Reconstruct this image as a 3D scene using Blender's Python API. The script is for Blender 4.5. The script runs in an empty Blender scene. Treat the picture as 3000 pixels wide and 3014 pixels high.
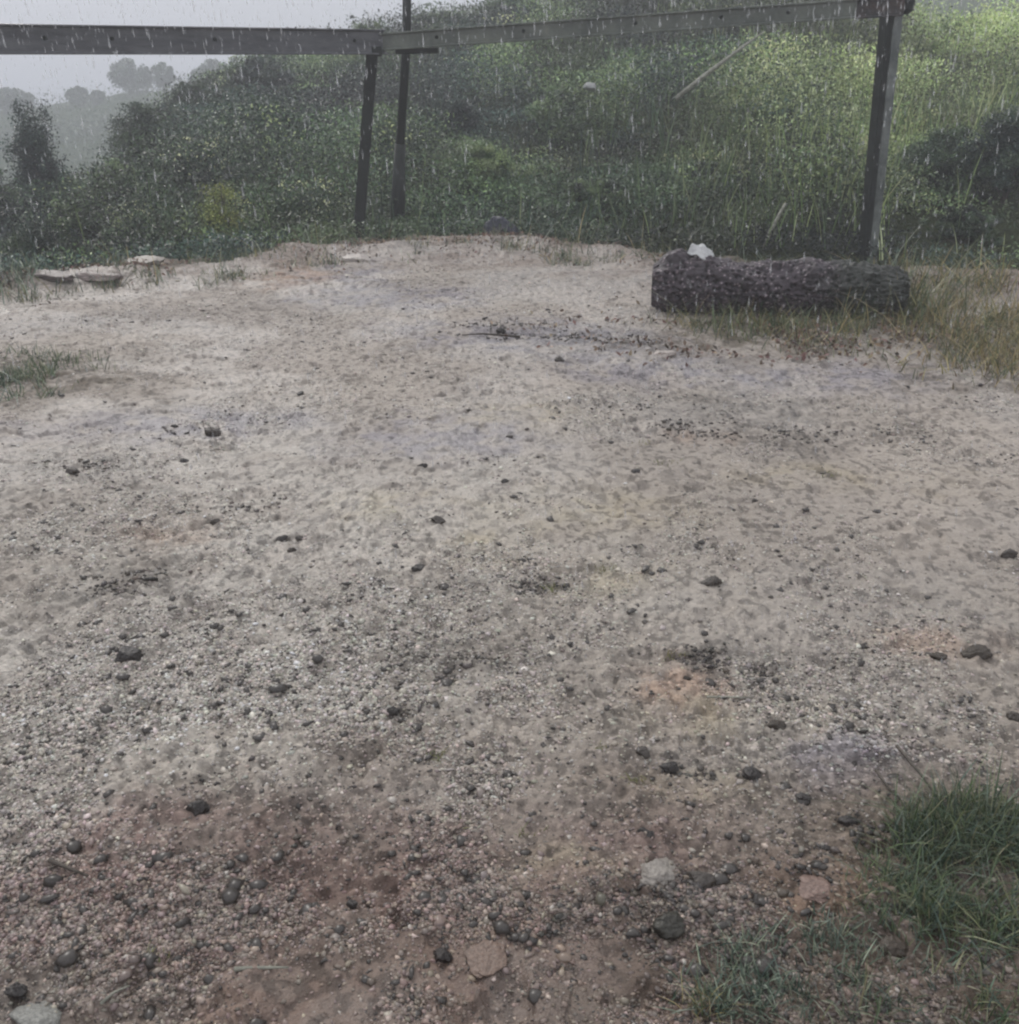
import bpy, math, random
import numpy as np
from mathutils import Vector, Matrix

S = bpy.context.scene
C = S.collection
R = math.radians
rng = np.random.default_rng(7)
random.seed(7)

# ------------------------------------------------------------------ camera, sky, sun, exposure
CAM_H, FPX, VH = 1.3, 2895.0, 275.0
PITCH = math.atan((1507 - VH) / FPX)
cam_d = bpy.data.cameras.new('camera'); cam = bpy.data.objects.new('camera', cam_d); C.objects.link(cam)
cam_d.sensor_width = 36; cam_d.sensor_fit = 'HORIZONTAL'; cam_d.lens = 36 * FPX / 3000
cam_d.clip_start = 0.05; cam_d.clip_end = 2000
cam.location = (0, 0, CAM_H); cam.rotation_euler = (R(90) - PITCH, 0, 0)
S.camera = cam

SUN_EL, SUN_AZ = R(36), R(-28)
w = bpy.data.worlds.new('World'); S.world = w; w.use_nodes = True
nt = w.node_tree; nt.nodes.clear()
def N(nt, t, **k):
    n = nt.nodes.new(t)
    for a, b in k.items(): setattr(n, a, b)
    return n
wo = N(nt, 'ShaderNodeOutputWorld'); bg = N(nt, 'ShaderNodeBackground'); bg.inputs['Strength'].default_value = 0.1
sky = N(nt, 'ShaderNodeTexSky', sky_type='NISHITA', sun_disc=False); sky.sun_elevation = SUN_EL; sky.sun_rotation = SUN_AZ
sky.air_density = 1.5; sky.dust_density = 4
hs = N(nt, 'ShaderNodeHueSaturation'); hs.inputs['Saturation'].default_value = 0.3; hs.inputs['Value'].default_value = 1.0
tc = N(nt, 'ShaderNodeTexCoord'); sx = N(nt, 'ShaderNodeSeparateXYZ')
cr = N(nt, 'ShaderNodeValToRGB')
cr.color_ramp.elements[0].position = 0.0; cr.color_ramp.elements[0].color = (0.53, 0.56, 0.66, 1)
cr.color_ramp.elements[1].position = 0.9; cr.color_ramp.elements[1].color = (1.0, 1.0, 1.04, 1)
no = N(nt, 'ShaderNodeTexNoise'); no.inputs['Scale'].default_value = 2.2; no.inputs['Detail'].default_value = 6
mr = N(nt, 'ShaderNodeMapRange'); mr.inputs['To Min'].default_value = 10.0; mr.inputs['To Max'].default_value = 13.5
vm = N(nt, 'ShaderNodeVectorMath', operation='SCALE')
mx = N(nt, 'ShaderNodeMix', data_type='RGBA'); mx.inputs['Factor'].default_value = 0.85
L = nt.links.new
L(tc.outputs['Generated'], sx.inputs[0]); L(sx.outputs['Z'], cr.inputs[0]); L(tc.outputs['Generated'], no.inputs['Vector'])
L(no.outputs['Fac'], mr.inputs['Value']); L(cr.outputs[0], vm.inputs[0]); L(mr.outputs[0], vm.inputs['Scale'])
L(sky.outputs[0], hs.inputs['Color']); L(hs.outputs[0], mx.inputs['A']); L(vm.outputs[0], mx.inputs['B'])
L(mx.outputs['Result'], bg.inputs['Color']); L(bg.outputs[0], wo.inputs['Surface'])

sd = bpy.data.lights.new('sun', 'SUN'); sd.energy = 1.5; sd.angle = R(10); sd.color = (1, 0.96, 0.9)
so = bpy.data.objects.new('sun', sd); C.objects.link(so)
sdir = Vector((math.sin(-SUN_AZ) * -1 * math.cos(SUN_EL), math.cos(SUN_AZ) * math.cos(SUN_EL), math.sin(SUN_EL)))
so.rotation_euler = sdir.to_track_quat('Z', 'Y').to_euler(); so.location = (0, 0, 20)

S.view_settings.view_transform = 'Standard'; S.view_settings.look = 'None'
S.view_settings.exposure = 0.0; S.view_settings.gamma = 1.0
S.render.engine = 'CYCLES'
S.cycles.max_bounces = 6; S.cycles.diffuse_bounces = 3; S.cycles.volume_bounces = 2; S.cycles.transparent_max_bounces = 6
S.cycles.filter_width = 2.3      # a soft phone-video lens
S.cycles.use_denoising = True

# ------------------------------------------------------------------ pixel -> world
def ray(u, v):
    a, b = u - 1500, 1507 - v
    return np.array([a, FPX * math.cos(PITCH) + b * math.sin(PITCH), -FPX * math.sin(PITCH) + b * math.cos(PITCH)])
def gp(u, v):
    d = ray(u, v); t = -CAM_H / d[2]; return np.array([d[0] * t, d[1] * t])
def at(u, v, Y):
    d = ray(u, v); t = Y / d[1]; return Vector((d[0] * t, Y, CAM_H + d[2] * t))
def px(u, v):          # metres per photo pixel on the ground there
    p = gp(u, v); return math.sqrt(p[0]**2 + p[1]**2 + CAM_H**2) / FPX
UF = FPX * math.cos(PITCH) + (1507 - VH) * math.sin(PITCH)

# ------------------------------------------------------------------ noise
_P = rng.integers(0, 2**31, 65536)
def _h(ix, iy, s):
    return (_P[(ix * 7919 + iy * 104729 + s * 1299709) & 65535] & 0xffff) / 65535.0
def vn(x, y, s=0):
    ix = np.floor(x).astype(np.int64); iy = np.floor(y).astype(np.int64)
    fx = x - ix; fy = y - iy
    fx = fx * fx * (3 - 2 * fx); fy = fy * fy * (3 - 2 * fy)
    a, b, c, d = _h(ix, iy, s), _h(ix + 1, iy, s), _h(ix, iy + 1, s), _h(ix + 1, iy + 1, s)
    return (a * (1 - fx) + b * fx) * (1 - fy) + (c * (1 - fx) + d * fx) * fy
def fbm(x, y, s=0, o=4):
    t = 0; a = 0.5
    ca, sa = math.cos(0.6), math.sin(0.6)
    for k in range(o):
        t = t + a * vn(x, y, s + k); x, y = (ca * x - sa * y) * 2.03 + 5.1, (sa * x + ca * y) * 2.03 + 1.7; a *= 0.5
    return t / (1 - 0.5**o)
def worley(x, y, s=0):
    ix = np.floor(x).astype(np.int64); iy = np.floor(y).astype(np.int64)
    best = np.full(x.shape, 9.0); cid = np.zeros(x.shape)
    for i in (-1, 0, 1):
        for j in (-1, 0, 1):
            cx, cy = ix + i, iy + j
            dx = cx + _h(cx, cy, s) - x; dy = cy + _h(cx, cy, s + 1) - y
            d = dx * dx + dy * dy; m = d < best
            best = np.where(m, d, best); cid = np.where(m, _h(cx, cy, s + 2), cid)
    return np.sqrt(best), cid
def sst(a, b, x):
    t = np.clip((x - a) / (b - a), 0, 1); return t * t * (3 - 2 * t)

# ------------------------------------------------------------------ terrain height
_eu = [0, 350, 700, 1050, 1500, 1900, 2300, 2600, 3000]
_ev = [850, 795, 770, 725, 708, 765, 815, 818, 812]
_et = [math.atan2(*gp(a, b)) for a, b in zip(_eu, _ev)]
_er = [float(np.hypot(*gp(a, b))) for a, b in zip(_eu, _ev)]
def uth(u): return math.atan((u - 1500) / UF)
_cu = [-600, 0, 280, 400, 560, 750, 1080, 1330, 1600, 2000, 2500, 2720, 3000, 3800]
_cv = [560, 640, 600, 440, 350, 265, 200, 150, 100, 0, 60, 160, 130, 100]
_ct = [uth(u) for u in _cu]; _cz = [CAM_H + (VH - v) / UF * 26 for v in _cv]
_fu = [-600, 0, 250, 520, 900, 1500, 3500]; _fv = [350, 335, 300, 262, 240, 200, 200]
_ft = [uth(u) for u in _fu]; _fz = [CAM_H + (VH - v) / UF * 115 for v in _fv]
def terrain(x, y):
    x = np.asarray(x, float); y = np.asarray(y, float)
    r = np.hypot(x, y); th = np.arctan2(x, y)
    front = sst(1.9, 1.0, np.abs(th))
    er = np.interp(th, _et, _er) + (fbm(x * 1.3, y * 1.3, 40, 4) - 0.5) * 1.5
    cz = np.interp(th, _ct, _cz); fz = np.interp(th, _ft, _fz)
    z = (fbm(x * 0.7, y * 0.7, 3, 3) - 0.5) * 0.07 + (fbm(x * 3.2, y * 3.2, 9, 3) - 0.5) * 0.03
    z = z + 0.07 * np.exp(-((r - er + 0.2) / 0.5)**2) * fbm(x * 2, y * 2, 21, 2) * 1.6 * front
    d = np.clip(r - er, 0, None)
    t1 = np.clip(d / 16.5, 0, 1)
    hill = -0.25 * sst(0, 1.2, d) + (cz + 0.25) * (t1**1.15)
    hill = hill + (fbm(x * 0.25, y * 0.25, 77, 3) - 0.5) * 1.0 * sst(1, 6, d)
    v = sst(26, 62, r); leftish = sst(uth(1300), uth(700), th)
    hill = hill - v * leftish * (cz + 6.0)
    hill = hill + sst(62, 115, r) * leftish * (fz + 6.0 ) + sst(30, 60, r) * (1 - leftish) * 1.0
    rightish = sst(uth(2300), uth(2700), th); hill = hill + rightish * (sst(50, 115, r) * 21 - sst(26, 45, r) * 3)
    hill = hill + (fbm(x * 0.06, y * 0.06, 55, 3) - 0.5) * 2.2 * sst(70, 100, r) - sst(118, 150, r) * (10 + fz) * (1 - rightish)
    return z + hill * front
def tz(x, y): return float(terrain(np.array([x]), np.array([y]))[0])
def edge_d(x, y):
    r = np.hypot(x, y); th = np.arctan2(x, y)
    return r - (np.interp(th, _et, _er) + (fbm(x * 1.3, y * 1.3, 40, 4) - 0.5) * 1.5)

def srgb(r, g, b):
    f = lambda c: (c / 255 / 12.92) if c / 255 < 0.04045 else ((c / 255 + 0.055) / 1.055)**2.4
    return np.array([f(r), f(g), f(b)])

# ------------------------------------------------------------------ materials
def new_mat(name):
    m = bpy.data.materials.new(name); m.use_nodes = True
    return m, m.node_tree, m.node_tree.nodes['Principled BSDF']
def attr_mat(name, rough=0.6, spec=0.4, transl=0.0, noise=None, bump=0.0, bscale=80):
    m, t, p = new_mat(name)
    a = N(t, 'ShaderNodeVertexColor', layer_name='Col')
    col = a.outputs['Color']
    if noise:
        n = N(t, 'ShaderNodeTexNoise'); n.inputs['Scale'].default_value = noise; n.inputs['Detail'].default_value = 5
        g = N(t, 'ShaderNodeNewGeometry'); t.links.new(g.outputs['Position'], n.inputs['Vector'])
        r_ = N(t, 'ShaderNodeMapRange'); r_.inputs['To Min'].default_value = 0.72; r_.inputs['To Max'].default_value = 1.28
        vs = N(t, 'ShaderNodeVectorMath', operation='SCALE')
        t.links.new(n.outputs['Fac'], r_.inputs['Value']); t.links.new(col, vs.inputs[0]); t.links.new(r_.outputs[0], vs.inputs['Scale'])
        col = vs.outputs[0]
    t.links.new(col, p.inputs['Base Color'])
    p.inputs['Roughness'].default_value = rough; p.inputs['Specular IOR Level'].default_value = spec
    if bump:
        n2 = N(t, 'ShaderNodeTexNoise'); n2.inputs['Scale'].default_value = bscale; n2.inputs['Detail'].default_value = 4
        g2 = N(t, 'ShaderNodeNewGeometry'); t.links.new(g2.outputs['Position'], n2.inputs['Vector'])
        b = N(t, 'ShaderNodeBump'); b.inputs['Strength'].default_value = bump; b.inputs['Distance'].default_value = 0.01
        t.links.new(n2.outputs['Fac'], b.inputs['Height']); t.links.new(b.outputs[0], p.inputs['Normal'])
    if transl:
        o = t.nodes['Material Output']; tr = N(t, 'ShaderNodeBsdfTranslucent'); ms = N(t, 'ShaderNodeMixShader')
        ms.inputs[0].default_value = transl
        t.links.new(col, tr.inputs['Color']); t.links.new(p.outputs[0], ms.inputs[1]); t.links.new(tr.outputs[0], ms.inputs[2])
        t.links.new(ms.outputs[0], o.inputs['Surface'])
    return m
def noise_mat(name, c1, c2, scale=8, rough=0.5, spec=0.5, bump=0.3, bscale=60, metal=0.0, stretch=(1, 1, 1), c3=None, detail=6):
    m, t, p = new_mat(name)
    g = N(t, 'ShaderNodeTexCoord'); mp = N(t, 'ShaderNodeMapping'); mp.inputs['Scale'].default_value = stretch
    t.links.new(g.outputs['Object'], mp.inputs['Vector'])
    n = N(t, 'ShaderNodeTexNoise'); n.inputs['Scale'].default_value = scale; n.inputs['Detail'].default_value = detail
    n.inputs['Roughness'].default_value = 0.65
    t.links.new(mp.outputs[0], n.inputs['Vector'])
    r_ = N(t, 'ShaderNodeValToRGB'); e = r_.color_ramp.elements
    e[0].position = 0.36; e[0].color = (*c1, 1); e[1].position = 0.62; e[1].color = (*c2, 1)
    if c3 is not None:
        k = r_.color_ramp.elements.new(0.74); k.color = (*c3, 1)
    t.links.new(n.outputs['Fac'], r_.inputs[0]); t.links.new(r_.outputs[0], p.inputs['Base Color'])
    p.inputs['Roughness'].default_value = rough; p.inputs['Specular IOR Level'].default_value = spec; p.inputs['Metallic'].default_value = metal
    n2 = N(t, 'ShaderNodeTexNoise'); n2.inputs['Scale'].default_value = bscale; n2.inputs['Detail'].default_value = 5
    t.links.new(mp.outputs[0], n2.inputs['Vector'])
    b = N(t, 'ShaderNodeBump'); b.inputs['Strength'].default_value = bump; b.inputs['Distance'].default_value = 0.02
    t.links.new(n2.outputs['Fac'], b.inputs['Height']); t.links.new(b.outputs[0], p.inputs['Normal'])
    return m

M_ground = attr_mat('wet_gravel_soil', 0.48, 0.5, noise=55, bump=0.6, bscale=160)
_t = M_ground.node_tree; _p = _t.nodes['Principled BSDF']; _v = [n_ for n_ in _t.nodes if n_.bl_idname == 'ShaderNodeVertexColor'][0]
for _a, _lo, _hi in (('Specular IOR Level', 0.0, 0.45), ('Roughness', 0.85, 0.34)):
    _m = N(_t, 'ShaderNodeMapRange'); _m.inputs['To Min'].default_value = _lo; _m.inputs['To Max'].default_value = _hi
    _t.links.new(_v.outputs['Alpha'], _m.inputs['Value']); _t.links.new(_m.outputs[0], _p.inputs[_a])
M_pebble = attr_mat('pebbles', 0.36, 0.5)
M_leaf = attr_mat('leaves', 0.45, 0.35, transl=0.1)
M_grass = attr_mat('grass_blades', 0.45, 0.4, transl=0.15)
M_stone = attr_mat('stones', 0.42, 0.5, noise=60, bump=0.6, bscale=120)
M_bark = noise_mat('twig_bark', (0.035, 0.028, 0.022), (0.09, 0.075, 0.06), 30, 0.7)
M_pale = noise_mat('bare_pale_wood', (0.16, 0.16, 0.13), (0.33, 0.33, 0.27), 25, 0.6)

# ------------------------------------------------------------------ mesh builders
def mesh_np(name, V, F, col=None, mat=None, parent=None, smooth=False):
    """V (n,3); F (m,k); col (n,3) per vertex"""
    V = np.ascontiguousarray(V, np.float32); F = np.ascontiguousarray(F, np.int32)
    me = bpy.data.meshes.new(name); k = F.shape[1]
    me.vertices.add(len(V)); me.vertices.foreach_set('co', V.ravel())
    me.loops.add(F.size); me.loops.foreach_set('vertex_index', F.ravel())
    me.polygons.add(len(F)); me.polygons.foreach_set('loop_start', np.arange(0, F.size, k, dtype=np.int32))
    if smooth: me.polygons.foreach_set('use_smooth', np.ones(len(F), bool))
    me.update(calc_edges=True)
    if col is not None:
        a = me.color_attributes.new('Col', 'FLOAT_COLOR', 'POINT')
        cc = np.ones((len(V), 4), np.float32); cc[:, :col.shape[1]] = col; a.data.foreach_set('color', cc.ravel())
    if mat: me.materials.append(mat)
    o = bpy.data.objects.new(name, me); C.objects.link(o)
    if parent: o.parent = parent
    return o
def tag(o, label=None, cat=None, group=None, kind=None):
    if label: o['label'] = label
    if cat: o['category'] = cat
    if group: o['group'] = group
    if kind: o['kind'] = kind
    return o
def empty(name, loc, label, cat, group=None):
    o = bpy.data.objects.new(name, None); C.objects.link(o); o.location = loc; o.empty_display_size = 0.2
    return tag(o, label, cat, group)
def rand_rot(n):
    q = rng.normal(size=(n, 4)); q /= np.linalg.norm(q, axis=1)[:, None]
    w_, x, y, z = q.T
    return np.stack([np.stack([1 - 2 * (y*y + z*z), 2 * (x*y - z*w_), 2 * (x*z + y*w_)], 1),
                     np.stack([2 * (x*y + z*w_), 1 - 2 * (x*x + z*z), 2 * (y*z - x*w_)], 1),
                     np.stack([2 * (x*z - y*w_), 2 * (y*z + x*w_), 1 - 2 * (x*x + y*y)], 1)], 1)
def ball(n):
    d = rng.normal(size=(n, 3)); d /= np.linalg.norm(d, axis=1)[:, None]; return d * (rng.uniform(size=(n, 1))**.42)
def leaves_geo(P, size, aspect=0.45, up=0.0):
    """a folded leaf of 4 vertices per point; up bends the leaf axis upwards"""
    n = len(P); nn = rng.normal(size=(n, 3)) * .75; nn[:, 2] += .9; nn[:, 1] -= .35; nn /= np.linalg.norm(nn, axis=1)[:, None]
    a = rng.normal(size=(n, 3)); a[:, 2] += up; a -= (a * nn).sum(1)[:, None] * nn; a /= np.linalg.norm(a, axis=1)[:, None]
    b = np.cross(nn, a)
    s = (size * rng.uniform(0.6, 1.4, n))[:, None]
    V = np.stack([P - a * s * 0.5, P + b * s * aspect * 0.5 + nn * s * 0.08, P + a * s * 0.5, P - b * s * aspect * 0.5 + nn * s * 0.08], 1)
    F = (np.arange(n)[:, None] * 4)[:, :, None] + np.array([[0, 1, 2], [0, 2, 3]])[None]
    return V.reshape(-1, 3), F.reshape(-1, 3)
def blades_geo(P, h, wid, lean=0.4, curve=0.5):
    n = len(P); az = rng.uniform(0, 2 * math.pi, n); L_ = lean * np.abs(rng.normal(size=n)) + 0.05
    d = np.stack([np.cos(az), np.sin(az), np.zeros(n)], 1); side = np.stack([-np.sin(az), np.cos(az), np.zeros(n)], 1)
    fz = rng.uniform(0, math.pi, n); side = side * np.cos(fz)[:, None] + d * np.sin(fz)[:, None]
    V = []
    for t, ww in ((0, 1), (0.4, 0.9), (0.75, 0.6), (1, 0.08)):
        c = P + d * (h * (L_ * t + curve * L_ * t * t))[:, None]; c[:, 2] += h * t * (1 - 0.35 * np.minimum(L_, 1.5) * t)
        V += [c - side * (wid * ww * 0.5)[:, None], c + side * (wid * ww * 0.5)[:, None]]
    V = np.stack(V, 1)
    q = np.array([[0, 1, 3, 2], [2, 3, 5, 4], [4, 5, 7, 6]])
    F = (np.arange(n)[:, None] * 8)[:, :, None] + q[None]
    return V.reshape(-1, 3), F.reshape(-1, 4)
def pick(cols, n, var=0.2):
    cols = np.array(cols); c = cols[rng.integers(0, len(cols), n)]
    return np.clip(c * rng.uniform(1 - var, 1 + var, (n, 1)) * rng.uniform(0.93, 1.07, (n, 3)), 0.003, 0.9)
def tube(pts, rad, seg=6):
    V, F = [], []
    pts = [Vector(p) for p in pts]
    for i, p in enumerate(pts):
        t = (pts[min(i + 1, len(pts) - 1)] - pts[max(i - 1, 0)]).normalized()
        a = t.orthogonal().normalized(); b = t.cross(a)
        if i and (a.dot(pa) < 0.999):
            a = (pa - t * pa.dot(t)).normalized(); b = t.cross(a)
        pa = a
        for k in range(seg):
            an = 2 * math.pi * k / seg; V.append(p + (a * math.cos(an) + b * math.sin(an)) * rad[i])
    for i in range(len(pts) - 1):
        for k in range(seg):
            F.append((i * seg + k, i * seg + (k + 1) % seg, (i + 1) * seg + (k + 1) % seg, (i + 1) * seg + k))
    F.append(tuple(range(seg))[::-1]); F.append(tuple((len(pts) - 1) * seg + k for k in range(seg)))
    return V, F
def poly(name, parts, mat, parent=None, smooth=False, bevel=0):
    V, F = [], []
    for v, f in parts:
        o = len(V); V += [tuple(x) for x in v]; F += [tuple(i + o for i in ff) for ff in f]
    me = bpy.data.meshes.new(name); me.from_pydata(V, [], F); me.update(); me.materials.append(mat)
    if smooth:
        for p in me.polygons: p.use_smooth = True
    ob = bpy.data.objects.new(name, me); C.objects.link(ob)
    if parent: ob.parent = parent
    if bevel:
        b = ob.modifiers.new('bevel', 'BEVEL'); b.width = bevel; b.segments = 2; b.limit_method = 'ANGLE'
    return ob

# ------------------------------------------------------------------ ground sheet
GREY = srgb(163, 155, 147) ; BEIGE = srgb(168, 159, 148); LIL = srgb(140, 136, 141); BROWN = srgb(126, 101, 86)
PINK = srgb(138, 112, 106); DK = srgb(92, 88, 82); GRN = srgb(92, 96, 72); OCH = srgb(168, 156, 128); ORG = srgb(168, 138, 116); SOIL = srgb(70, 62, 50)
TEAL = srgb(112, 116, 108)
def blob(x, y, u, v, ru, rv, s, soft=0.5):
    """soft world-space patch centred where the photo shows it"""
    c = gp(u, v); rx = ru * px(u, v); ry = 0.5 * abs(gp(u, v - rv)[1] - gp(u, v + rv)[1])
    d = np.sqrt(((x - c[0]) / rx)**2 + ((y - c[1]) / ry)**2) + (fbm(x * 3.3 / (0.3 + rx), y * 3.3 / (0.3 + rx), s, 4) - 0.5) * 1.5
    return sst(1 + soft, 1 - soft, d) * (.3 + .95 * sst(.36, .64, fbm(x * 11, y * 11, s + 7, 3)))
def ground_col(x, y):
    n1 = fbm(x * 1.3, y * 1.3, 11, 4); n2 = fbm(x * 4, y * 4, 12, 3)
    c = GREY[None] * (1 - n1[:, None]) + BEIGE[None] * n1[:, None]
    c = c * (0.86 + 0.28 * n2[:, None])
    def mixc(c, col, m): m = np.clip(m, 0, 1)[:, None]; return c * (1 - m) + np.asarray(col)[None] * m
    # the darker damp, coarser soil by the near end
    r = np.hypot(x, y)
    c = mixc(c, srgb(150, 142, 132), sst(4.2, 1.7, r + (n1 - 0.5) * 1.5) * 0.8)
    c = mixc(c, srgb(184, 178, 168), blob(x, y, 450, 1800, 1300, 600, 201) * 0.45)  # paler colour offsets the light falling off over the left ground
    for a in ((1500, 990, 330, 50), (1950, 1090, 380, 55), (1000, 800, 150, 40), (420, 1240, 380, 60), (1250, 1300, 300, 60), (2500, 2230, 200, 80), (2500, 1100, 250, 50), (1150, 870, 260, 40)):
        c = mixc(c, LIL, blob(x, y, *a, 300 + a[0]) * 0.6)
    c = mixc(c, srgb(112, 108, 112), blob(x, y, 1700, 1005, 360, 24, 71) * 0.7)
    for a in ((2150, 1260, 420, 70), (2250, 1190, 350, 40), (2080, 1950, 120, 50), (1350, 1950, 250, 50), (2050, 2270, 260, 45), (1600, 1740, 200, 40), (380, 1720, 230, 60), (560, 2380, 200, 40), (150, 1370, 260, 40)):
        c = mixc(c, DK, blob(x, y, *a, 400 + a[0], 0.9) * 0.36)
    c = mixc(c, PINK, blob(x, y, 450, 2620, 850, 220, 81) * 0.6)
    c = mixc(c, PINK, blob(x, y, 1350, 2560, 750, 140, 82) * 0.5)
    c = mixc(c, TEAL, blob(x, y, 950, 2480, 200, 60, 85) * 0.5)
    c = mixc(c, TEAL, blob(x, y, 120, 2920, 420, 90, 83) * 0.6)
    c = mixc(c, BROWN, np.minimum(1, blob(x, y, 1400, 2900, 800, 210, 84) * 1.2) * 0.8)
    c = mixc(c, DK, blob(x, y, 1980, 2650, 300, 120, 86) * 0.75)
    c = mixc(c, DK, blob(x, y, 2300, 2900, 700, 200, 87) * 0.55)
    c = mixc(c, srgb(112, 96, 86), sst(2.0, 1.35, r + (n1 - 0.5) * .9 + (n2 - .5) * .4) * .7)
    for a in ((1500, 1230, 200, 40), (1150, 1500, 150, 40), (1450, 1610, 110, 40), (1780, 1500, 260, 60), (2450, 1400, 250, 40), (2150, 2100, 200, 55), (1800, 1720, 150, 50), (1640, 2540, 120, 60), (1980, 2310, 150, 40)):
        c = mixc(c, OCH, blob(x, y, *a, 500 + a[0], 1.0) * 0.38)
    for a, k in (((1990, 2010, 110, 55), .7), ((2390, 2620, 130, 60), .6), ((850, 805, 100, 28), .7), ((470, 1560, 120, 40), .35), ((2750, 1900, 140, 40), .4), ((2050, 1290, 90, 20), .3)):
        c = mixc(c, ORG, blob(x, y, *a, 600 + a[0], 1.0) * k * .75)
    # soil under the plants
    for a in ((60, 1120, 300, 60), (2750, 2700, 330, 420), (2350, 2920, 400, 130), (2880, 1010, 280, 110), (2250, 1000, 330, 55)):
        c = mixc(c, SOIL * 1.5, blob(x, y, *a, 700 + a[0], 0.8) * 0.6)
    d = edge_d(x, y)
    front = np.abs(np.arctan2(x, y)) < 1.4
    c = mixc(c, srgb(120, 105, 95), sst(-1.5, -0.1, d + (n2 - 0.5) * 1.6 + (n1 - .5) * 1.5) * front * 0.65)
    c = mixc(c, srgb(56, 62, 44), sst(0.0, 0.6, d + (n2 - 0.5) * 0.6) * front)
    far = sst(14, 40, d) * front
    c = mixc(c, srgb(66, 80, 54), far * 0.9)
    return c
def rough_mask(x, y):
    """where the gravel is loose and coarse: left side and near end; smoother, trodden centre right"""
    r = np.hypot(x, y)
    m = 0.40 + 0.85 * sst(3.8, 1.5, r) + 0.7 * blob(x, y, 350, 1750, 900, 650, 91) + 0.5 * blob(x, y, 2200, 1230, 500, 90, 92) - 0.42 * blob(x, y, 2150, 1600, 1100, 420, 93) - 0.2 * blob(x, y, 1300, 1250, 1200, 180, 98) - 1.6 * blob(x, y, 1350, 2900, 720, 200, 94) - .5 * blob(x, y, 700, 2850, 500, 60, 99)
    return np.clip(m * (0.5 + fbm(x * 2.5, y * 2.5, 95, 3)), 0.14, 1.4)
def micro(x, y, rm):
    w1, id1 = worley(x * 55, y * 55, 31); w2, id2 = worley(x * 24, y * 24, 35); w3, id3 = worley(x * 13, y * 10, 45)
    b = (0.008 * np.clip(0.75 - w1, 0, 1) * (0.3 + id1) + 0.016 * np.clip(0.6 - w2, 0, 1) * (id2 > 0.55)) * (0.3 + 0.7 * np.minimum(rm, 1)) + 0.026 * np.clip(0.45 - w3, 0, 1) * (id3 > 0.75)
    nf = fbm(x * 22, y * 22, 36, 4); nh = fbm(x * 9, y * 9, 37, 3)
    return b + (nf - 0.5) * 0.022 * (0.5 + 0.5 * np.minimum(rm, 1)) - 0.013 * sst(0.62, 0.72, nh), id1, w1
dense = R(56)
nA = 1800
angs = np.concatenate([np.linspace(-math.pi, -dense, 90, endpoint=False), np.linspace(-dense, dense, nA), np.linspace(dense, math.pi, 90)[1:-1]])
rads = np.concatenate([np.array([0.0, 0.3, 0.6, 0.8]), np.exp(np.linspace(math.log(0.95), math.log(11.5), 1250)), np.exp(np.linspace(math.log(11.7), math.log(170), 150))])
rads[0] = 0.02
A, RR = np.meshgrid(angs, rads)
gx = (np.sin(A) * RR).ravel(); gy = (np.cos(A) * RR).ravel()
gz = terrain(gx, gy)
near = (np.hypot(gx, gy) < 11.6)
rm = np.zeros_like(gx); rm[near] = rough_mask(gx[near], gy[near])
mic, id1, w1 = micro(gx[near], gy[near], rm[near])
inside = sst(dense, dense - R(4), np.abs(np.arctan2(gx[near], gy[near])))
gz[near] += mic * inside
gc = ground_col(gx, gy)
# stones in the soil differ in colour from one to the next
var = np.ones(len(gx)); var[near] = 1 + (id1 - 0.5) * 0.55 * rm[near] * (w1 < 0.5)
dk = np.zeros(len(gx)); dk[near] = np.maximum(sst(0.57, 0.66, fbm(gx[near] * 46, gy[near] * 40, 38, 3)), 0.6 * sst(0.61, 0.72, fbm(gx[near] * 19, gy[near] * 15, 39, 4)))
dk[near] *= inside; var[near] = 1 + (var[near] - 1) * inside
gc = gc * var[:, None] * (1 - 0.45 * dk[:, None])
ged = edge_d(gx, gy); wet = (1 - sst(-.2, .6, ged) * (np.abs(np.arctan2(gx, gy)) < 1.4)) * (.35 + .65 * sst(.4, .65, fbm(gx * 1.7, gy * 1.7, 14, 4)))
gc = np.concatenate([gc, wet[:, None]], 1)
nc = len(angs)
i0 = np.arange(len(rads) - 1)[:, None] * nc; j = np.arange(nc)[None]; jn = (j + 1) % nc
F = np.stack([i0 + j, i0 + nc + j, i0 + nc + jn, i0 + jn], 2).reshape(-1, 4)[:, ::-1]
ground = mesh_np('ground', np.stack([gx, gy, gz], 1), F, gc, M_ground, smooth=True)
tag(ground, kind='structure')
del A, RR, F

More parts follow.
